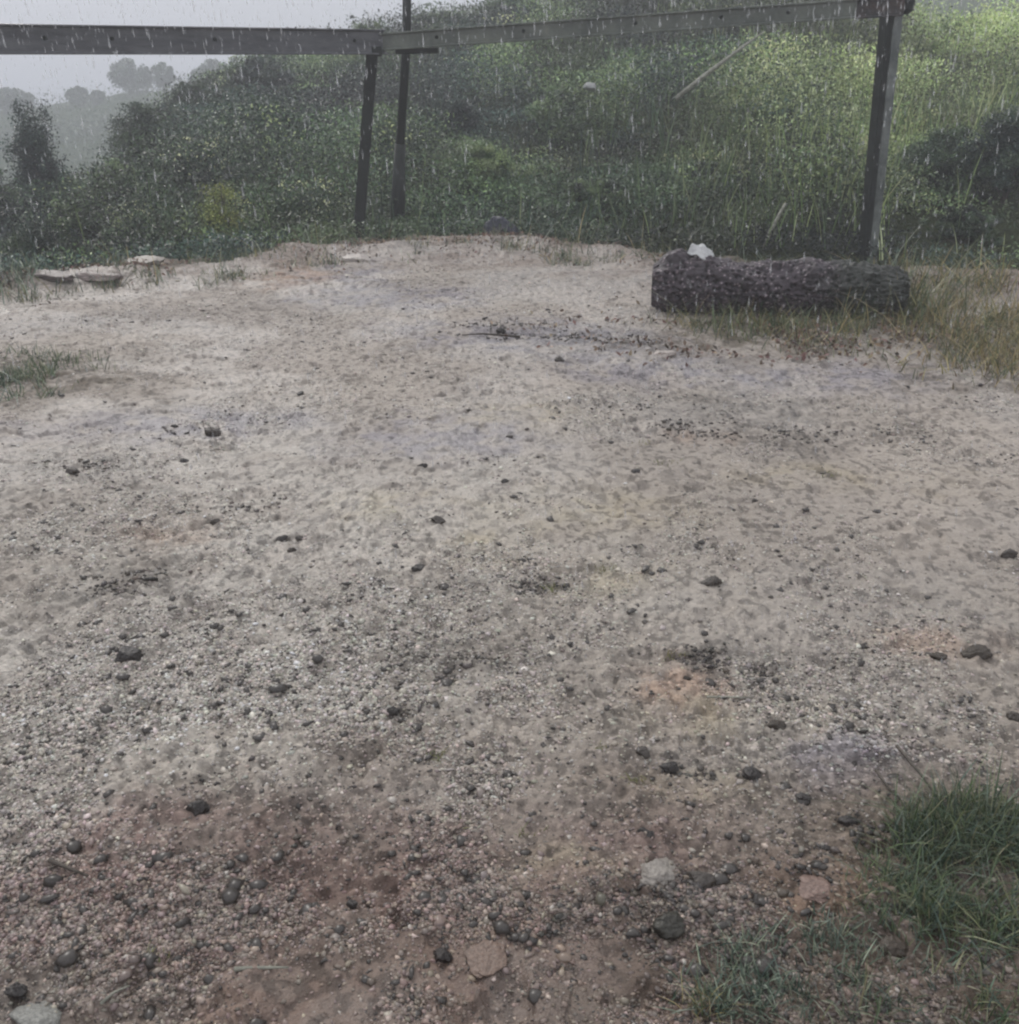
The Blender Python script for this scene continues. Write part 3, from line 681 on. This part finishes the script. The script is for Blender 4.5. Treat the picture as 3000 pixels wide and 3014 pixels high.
rr = rr * (1 + 0.26 * (fbm(sxx * 3, np.cos(AA) * 1.5 + 3, 52, 3) - .5) + 0.05 * np.sin(AA * 2 + T * 2) + .20 * np.exp(-((T - .1) / .05)**2 - ((np.cos(AA - 1.7) - 1) / .3)**2) + .14 * np.exp(-((T - .62) / .035)**2 - ((np.cos(AA - 1.2) - 1) / .2)**2) - .16 * np.exp(-((T - .36) / .07)**2 - ((np.cos(AA - 1.5) - 1) / .35)**2) - .22 * sst(.8, 1, T))
pit = sst(.42, .18, wq) * (wid > .35)
rr = rr + 0.024 * (fbm(sxx * 9, arc * 18, 53, 4) - .5) * 2 - 0.011 * pit + 0.014 * sst(.5, .1, wq2) * (wid2 > .55)
taper = (sst(-.01, .06, T + (fbm(arc * 8, sxx * 4, 59, 3) - .5) * .07) * .36 + .64); taper *= 1 - .12 * sst(.985, 1, T); rr = rr * taper
loc = np.stack([sxx, -np.cos(AA) * rr, np.sin(AA) * rr * .93], 2)
ang = math.atan2(dirL[1], dirL[0]); ca, sa = math.cos(ang), math.sin(ang)
X = loc[..., 0] * ca - loc[..., 1] * -sa * -1; 
X = loc[..., 0] * ca - loc[..., 1] * sa; Yy = loc[..., 0] * sa + loc[..., 1] * ca
Z = loc[..., 2] + rad0 * .80 + (lz1 - lz0) * T
V = np.stack([X, Yy, Z], 2).reshape(-1, 3)
i0 = np.arange(nu - 1)[:, None] * nv; j = np.arange(nv)[None]; jn = (j + 1) % nv
F = np.stack([i0 + j, i0 + jn, i0 + nv + jn, i0 + nv + j], 2).reshape(-1, 4)
cb = srgb(62, 54, 59)[None, None] * (0.55 + 0.9 * fbm(sxx * 12, arc * 12, 54, 4))[..., None]
lite = sst(.25, .05, wq2) * (wid2 > .6); cb = cb * (1 - lite[..., None]) + srgb(104, 92, 98) * lite[..., None]
sp_, si_ = worley(sxx * 48, arc * 48, 63); lp = (sst(.4, .2, sp_) * (si_ > .8))[..., None]; cb = cb * (1 - .6 * pit[..., None]); cb = cb * (1 - lp) + srgb(150, 138, 142) * lp
moss = np.clip(sst(.60, .85, T + (fbm(sxx * 4, arc * 4, 58, 3) - .5) * .3) * .8, 0, 1)[..., None]; cb = cb * (1 - moss) + srgb(42, 50, 40) * moss
M_logb = attr_mat('pitted_bark', 0.5, 0.5, noise=70, bump=0.7, bscale=140)
mesh_np('bark', V, F, cb.reshape(-1, 3), M_logb, logr, smooth=True)
for end, t_ in ((0, 0.0015), (nu - 1, .9985)):
    ring = V.reshape(nu, nv, 3)[end]; cen = ring.mean(0); K = 12
    VV = [cen[None] + (ring - cen[None]) * (k / K) * .99 + np.array([ca, sa, 0]) * (0.006 if end == 0 else -0.006) + rng.normal(size=(nv, 3)) * .0015 for k in range(1, K + 1)]
    W_ = np.concatenate([cen[None]] + VV); FF = []
    for k in range(K - 1):
        for q in range(nv): FF.append((1 + k * nv + q, 1 + k * nv + (q + 1) % nv, 1 + (k + 1) * nv + (q + 1) % nv, 1 + (k + 1) * nv + q))
    for q in range(nv): FF.append((0, 1 + q, 1 + (q + 1) % nv, 0))
    FF = [f if f[0] or f[3] else f[:3] for f in FF]
    me = bpy.data.meshes.new('cut_end'); me.from_pydata([tuple(p) for p in W_], [], FF); me.update()
    me.materials.append(noise_mat('cut_wood', (0.045, 0.028, 0.02), (0.10, 0.07, 0.05), 14, .6))
    o = bpy.data.objects.new('cut_end', me); C.objects.link(o); o.parent = logr
# pale crumpled scrap on the log
def log_top(u_t, up=0.0, side=0.0):
    return Vector((c0[0] + dirL[0] * LL * u_t + nrm[0] * side, c0[1] + dirL[1] * LL * u_t + nrm[1] * side, lz0 + rad0 * 1.72 + up))
g_ = 18; VV = []; 
for a in range(g_):
    for b in range(g_):
        s_, t_ = a / (g_ - 1) - .5, b / (g_ - 1) - .5
        wv = .006 * math.sin(s_ * 14 + t_ * 7) + .003 * math.sin(t_ * 23)
        VV.append((s_ * .15 + .02 * t_, t_ * .085 * (1.2 - abs(s_)) - .03 * (1 - 4 * s_ * s_) * 0, .045 - .14 * max(0, s_ + .05)**1.4 - .10 * max(0, -t_) + wv))
FF = [(a * g_ + b, (a + 1) * g_ + b, (a + 1) * g_ + b + 1, a * g_ + b + 1) for a in range(g_ - 1) for b in range(g_ - 1)]
me = bpy.data.meshes.new('scrap'); me.from_pydata(VV, [], FF); me.update(); me.materials.append(noise_mat('pale_plastic', (0.42, 0.43, 0.43), (0.62, 0.63, 0.62), 9, .35))
for p in me.polygons: p.use_smooth = True
sc_ = bpy.data.objects.new('scrap', me); C.objects.link(sc_); sc_.location = log_top(.19, .01, -.05); sc_.rotation_euler = (0.1, .05, ang - .15)
md = sc_.modifiers.new('thick', 'SOLIDIFY'); md.thickness = .004
tag(sc_, 'pale crumpled scrap lying on the left end of the dark log', 'scrap')

# ------------------------------------------------------------------ stones
def stone(u, v, wpx, col, label, hr=.7, group='stones lying on the gravel', name='stone', sink=.38, Y=None, zoff=0, depth=.85, seed=None, cat='stone'):
    if Y is None: p = gp(u, v); s = px(u, v)
    else: q = at(u, v, Y); p = (q.x, q.y); s = Y / UF
    if wpx < 90: wpx *= .9
    W = wpx * s; nu_, nv_ = 44, 28; sd_ = seed or int(u + v)
    V = []
    th = np.linspace(0, 2 * math.pi, nu_, endpoint=False); ph = np.linspace(-math.pi / 2, math.pi / 2, nv_)
    PH, TH = np.meshgrid(ph, th, indexing='ij')
    dx, dy, dz = np.cos(PH) * np.cos(TH), np.cos(PH) * np.sin(TH), np.sin(PH)
    k = 1.6; rr = 1 + .5 * (fbm(dx * k + dz * 2 + 7, dy * k - dz + 7, sd_, 3) - .5) + .16 * (fbm(dx * 5 + 9, dy * 5 + dz * 4 + 9, sd_ + 3, 2) - .5)
    sq = (np.abs(dx)**3 + np.abs(dy)**3 + np.abs(dz)**3)**(-1 / 3) * .85
    pr_ = np.random.default_rng(sd_); pn = pr_.normal(size=(15, 3)); pn /= np.linalg.norm(pn, axis=1)[:, None]; pdist = pr_.uniform(.55, .95, 15)
    dd = np.stack([dx, dy, dz], 2) @ pn.T; cut = np.where(dd > .15, pdist / np.maximum(dd, .15), 9).min(2)
    rr = np.minimum(rr * 1.15, cut * 1.15) * (1 + .34 * (fbm(dx * 5 + 11, dy * 5 + dz * 4 + 11, sd_ + 5, 4) - .5))
    V = np.stack([dx * rr * W / 2, dy * rr * W / 2 * depth, dz * rr * W / 2 * hr], 2).reshape(-1, 3)
    i0 = np.arange(nv_ - 1)[:, None] * nu_; j = np.arange(nu_)[None]; jn = (j + 1) % nu_
    F = np.stack([i0 + j, i0 + jn, i0 + nu_ + jn, i0 + nu_ + j], 2).reshape(-1, 4)
    c = np.asarray(col)[None] * (.75 + .5 * rng.uniform(size=(len(V), 1)))
    o = mesh_np(name, V, F, c, M_stone, smooth=True)
    o.location = (p[0], p[1], tz(p[0], p[1]) + W / 2 * hr * (1 - 2 * sink) * .9 + zoff); o.rotation_euler = (0, 0, random.uniform(-.4, .4))
    return tag(o, label, cat, group)
K1 = srgb(50, 46, 43); K2 = srgb(70, 64, 58); K3 = srgb(58, 50, 40)
for (u, v, w_, c, lb) in [
    (885, 1158, 26, K1, 'small dark stone with a pale chip beside it, left of centre on the far gravel'),
    (540, 1345, 26, K1, 'narrow black stone standing alone on the gravel right of the left grass patch'),
    (620, 1262, 50, K2, 'flat dark stone just above the narrow black stone'),
    (215, 1385, 44, K2, 'dark stone at the left below the patch of grass'),
    (1475, 985, 34, K1, 'dark stone on the lilac damp streak at the far middle'),
    (1645, 1075, 34, K2, 'dark grey stone below the lilac damp streak, left of the log'),
    (1245, 1392, 32, K1, 'dark stone left of a similar one at the middle of the gravel'),
    (1485, 1442, 32, K1, 'black oval stone at the middle, right of the similar dark stone'),
    (1870, 1408, 30, K1, 'dark stone alone on the smooth mud right of the middle'),
    (1290, 1545, 44, K2, 'brownish flat stone below the two dark stones of the middle'),
    (830, 1587, 34, K1, 'dark stone at the upper left of a close trio'),
    (862, 1627, 34, K2, 'dark stone at the bottom of a close trio left of the middle'),
    (882, 1588, 26, K2, 'smallest stone at the right of a close trio left of the middle'),
    (635, 1525, 36, K2, 'dark stone above left of the close trio of stones'),
    (1235, 1690, 48, K1, 'forked dark stone near the centre of the picture'),
    (2092, 1742, 56, K2, 'flat dark stone on the smooth mud right of centre'),
    (380, 1930, 74, K1, 'dark clod on the loose gravel at the left'),
    (1158, 2107, 40, K1, 'dark stone in loose gravel left of the centre, on the near half'),
    (2285, 2138, 54, K3, 'dark mossy stone right of the pale ochre patch'),
    (2018, 2000, 30, K3, 'small brown stone at the orange patch'),
    (2120, 2045, 40, K3, 'brown flat stone on the ochre ground below the orange patch'),
    (1890, 2222, 56, K2, 'grey black stone left of the larger pair in the near half'),
    (1972, 2268, 62, K1, 'biggest black stone of the near right row'),
    (2205, 2285, 60, K1, 'flat black stone at the right end of the near row'),
    (2365, 2350, 46, K1, 'black stone right of the near row and apart from it'),
    (2500, 2422, 58, K1, 'dark rounded stone left of the near right grass'),
    (2430, 2502, 30, K1, 'small black stone below the dark rounded stone by the grass'),
    (1905, 2452, 60, K1, 'arched dark stone above the pale curved stone'),
    (2060, 2588, 78, K2, 'dark round stone right of the pale curved stone'),
    (1300, 2812, 62, srgb(36, 28, 24), 'almost black clod on the brown mud at the bottom'),
    (470, 2722, 32, K1, 'black stone on the pinkish gravel at the lower left'),
    (585, 2392, 74, K1, 'dark stone at the upper edge of the pinkish gravel'),
    (1035, 2652, 30, K1, 'black stone on the pinkish gravel left of the brown mud'),
    (2760, 1952, 50, K3, 'rounded brown stone near the right border'),
    (2870, 1948, 78, K3, 'long flat brown stone near the right border beside the rounded one'),
    (2985, 2128, 50, K2, 'dark stone cut by the right border'),
    (2970, 1640, 44, K2, 'dark stone on the mud at the right border, high up'),
    (1965, 2722, 96, srgb(52, 50, 42), 'large dark earthy clod between the mud and the bluish grass'),
    (2625, 2805, 70, srgb(60, 50, 38), 'brown clod lying in the near grass'),
    (55, 2920, 60, K1, 'dark stone in the lower left corner')]:
    stone(u, v, w_, c, lb)
stone(1935, 2565, 128, srgb(138, 132, 124), 'pale curved stone in the dark pebbly patch near the grass', .35)
stone(2400, 2625, 110, srgb(124, 104, 94), 'reddish flat stone left of the near right grass', .2)
stone(1430, 2815, 120, srgb(116, 98, 86), 'tan slab of hard mud beside the almost black clod', .1)
stone(105, 2995, 110, srgb(128, 128, 122), 'pale grey stone cut by the bottom border at the left', .4)
stone(1055, 765, 90, srgb(176, 168, 160), 'pale flat stone at the far edge below the leaning post', .3)
stone(1960, 1045, 80, srgb(176, 166, 158), 'pale stone on the gravel in front of the log', .35)
stone(150, 842, 130, srgb(108, 98, 94), 'purplish flat stone at the far left edge, left of a similar slab', .2, depth=.6)
stone(285, 838, 120, srgb(118, 106, 101), 'pinkish slab at the far left edge of the gravel', .2, depth=.6)
stone(440, 785, 110, srgb(134, 126, 116), 'pale arched stone half buried below the low bushes', .25, depth=.6)
stone(1475, 655, 105, srgb(44, 48, 62), 'dark bluish boulder among the weeds behind the clearing', .8, Y=9.9, zoff=.02, group=None, name='boulder', cat='boulder')
stone(1740, 232, 40, srgb(150, 152, 150), 'pale stone showing among the bushes below the rail', .7, Y=14.2, group=None, zoff=.9)

def clods():
    P, SZ = [], []
    for (u, v, ru, rv, n) in ((2150, 1262, 330, 26, 300), (1900, 1210, 260, 20, 140), (2600, 1280, 180, 30, 120), (1500, 965, 220, 16, 120), (1700, 1000, 300, 16, 180), (2080, 1950, 90, 34, 120), (2200, 1975, 90, 14, 40),
        (320, 1710, 130, 40, 110), (480, 1690, 90, 40, 90), (720, 1480, 120, 30, 50), (1560, 1730, 120, 24, 70), (1350, 1960, 130, 24, 80), (250, 1360, 130, 14, 50), (560, 1250, 100, 14, 30), (1250, 2090, 160, 30, 50), (1950, 2620, 200, 60, 160), (2060, 2280, 170, 20, 60),
        (1650, 2720, 120, 40, 90), (2250, 2720, 260, 90, 160), (2350, 2560, 160, 60, 60), (2560, 2450, 160, 60, 70), (1000, 2480, 260, 40, 60), (800, 2300, 300, 60, 60), (150, 2600, 200, 60, 60), (100, 1480, 120, 40, 50), (1800, 1850, 900, 400, 110), (900, 1500, 900, 500, 110), (2500, 900, 500, 60, 160)):
        x, y = in_blob(u, v, ru * 1.1, rv * 1.3, n * 3, .6); P.append(np.stack([x, y], 1))
        SZ.append(np.clip(np.exp(rng.normal(size=len(x)) * .45) * .009 * (.7 + .13 * np.hypot(x, y)), .005, .034))
    P = np.concatenate(P); SZ = np.concatenate(SZ); x, y = P.T; n = len(x)
    z = terrain(x, y) + micro(x, y, rough_mask(x, y))[0] + SZ * .1
    o = pebbles('soil_clods', np.stack([x, y, z], 1), SZ, pick([srgb(66, 62, 58), srgb(84, 78, 72), srgb(54, 50, 46), srgb(98, 90, 82)], n, .25), .65)
    tag(o, 'dark crumbly clods and debris gathered in loose clusters on the gravel', 'debris', kind='stuff')
clods()
# ------------------------------------------------------------------ twigs and sticks
def stick(name, pts, rad, mat, label, cat='stick', group=None):
    p0 = Vector(pts[0]); o = poly(name, [tube([Vector(p) - p0 for p in pts], rad, 7)], mat, smooth=True); o.location = p0
    return tag(o, label, cat, group)
def gtwig(pix, r0, mat, label, lift=.012):
    pts = []
    for (u, v) in pix:
        p = gp(u, v); pts.append((p[0], p[1], tz(*p) + lift))
    return stick('twig', pts, [r0 * (1 - .6 * i / (len(pts) - 1)) for i in range(len(pts))], mat, label, 'twig')
stick('stick', [at(2248, 735, 9.1), at(2268, 680, 9.12), at(2290, 640, 9.15), at(2312, 598, 9.2)], [.02, .018, .016, .01], M_pale, 'short pale broken stick standing behind the log')
stick('stick', [at(1990, 290, 12.9), at(2070, 225, 13), at(2130, 180, 13), at(2190, 135, 13.1), at(2250, 92, 13.2)], [.03, .028, .022, .018, .008], M_pale, 'long bare branch slanting up through the scrub below the right rail')
gtwig([(690, 2858), (760, 2852), (850, 2850)], .004, M_pale, 'thin pale twig on the ground at the bottom left of the brown mud')
gtwig([(150, 2545), (195, 2565), (262, 2592)], .005, M_bark, 'dark twig on the pinkish gravel at the left')
gtwig([(2635, 2225), (2680, 2280), (2725, 2335), (2750, 2375)], .004, M_bark, 'thin dark stem bending over the gravel above the near right grass', .02)
gtwig([(2575, 2290), (2600, 2330), (2650, 2385)], .004, M_bark, 'second dark stem, left of the bending one above the grass', .02)
gtwig([(2080, 2066), (2150, 2068), (2215, 2070)], .003, M_pale, 'straw lying on the ochre ground')
gtwig([(300, 2970), (340, 2935), (385, 2915)], .003, M_pale, 'pale curved straw at the bottom left')
gtwig([(1530, 1005), (1420, 1000), (1360, 1003)], .008, M_bark, 'dark twig beside the stone on the lilac damp streak')

# ------------------------------------------------------------------ rain
M_rain, t_, p_ = new_mat('rain_water')
p_.inputs['Base Color'].default_value = (.9, .93, .95, 1); p_.inputs['Roughness'].default_value = .08; p_.inputs['Alpha'].default_value = .24
def rain():
    n = 9500
    Y = rng.uniform(1.0, 2.6, n)**2; X = rng.uniform(-.56, .56, n) * Y; Z = CAM_H + Y * (.09 - .95 * rng.uniform(0, 1, n)**2.6)
    m = Z > terrain(X, Y) + .05; X, Y, Z = X[m], Y[m], Z[m]; k = len(X)
    I = np.array([(1, 0, 0), (-.5, .87, 0), (-.5, -.87, 0), (0, 0, 2.6), (0, 0, -1.2)])
    T = np.array([(0, 1, 3), (1, 2, 3), (2, 0, 3), (1, 0, 4), (2, 1, 4), (0, 2, 4)])
    s = rng.uniform(.0006, .0013, k) * (0.8 + Y * .12)
    V = I[None] * s[:, None, None]; V[:, :, 2] *= rng.uniform(1.4, 4.5, k)[:, None]; V[:, :, 0] += V[:, :, 2] * -.05
    V = V + np.stack([X, Y, Z], 1)[:, None]; F = (np.arange(k) * 5)[:, None, None] + T[None]
    tag(mesh_np('rain', V.reshape(-1, 3), F.reshape(-1, 3), None, M_rain), 'falling raindrops in front of the hillside', 'rain', kind='stuff')
rain()

# ------------------------------------------------------------------ mist
Mh = bpy.data.materials.new('mist'); Mh.use_nodes = True; t = Mh.node_tree; t.nodes.clear()
o_ = N(t, 'ShaderNodeOutputMaterial'); pv = N(t, 'ShaderNodeVolumePrincipled'); t.links.new(pv.outputs[0], o_.inputs['Volume'])
pv.inputs['Color'].default_value = (.93, .95, 1, 1); pv.inputs['Density'].default_value = .007
xs, z0, z1 = 176.0, float(gz.min()) - 1.0, 27.0
V = [(a * xs, b * xs, c) for c in (z0, z1) for a, b in ((-1, -1), (1, -1), (1, 1), (-1, 1))]
hz = poly('haze', [(V, [(3, 2, 1, 0), (4, 5, 6, 7), (0, 1, 5, 4), (1, 2, 6, 5), (2, 3, 7, 6), (3, 0, 4, 7)])], Mh)
tag(hz, 'thin rain mist over the valley and hillside', 'haze', kind='stuff')
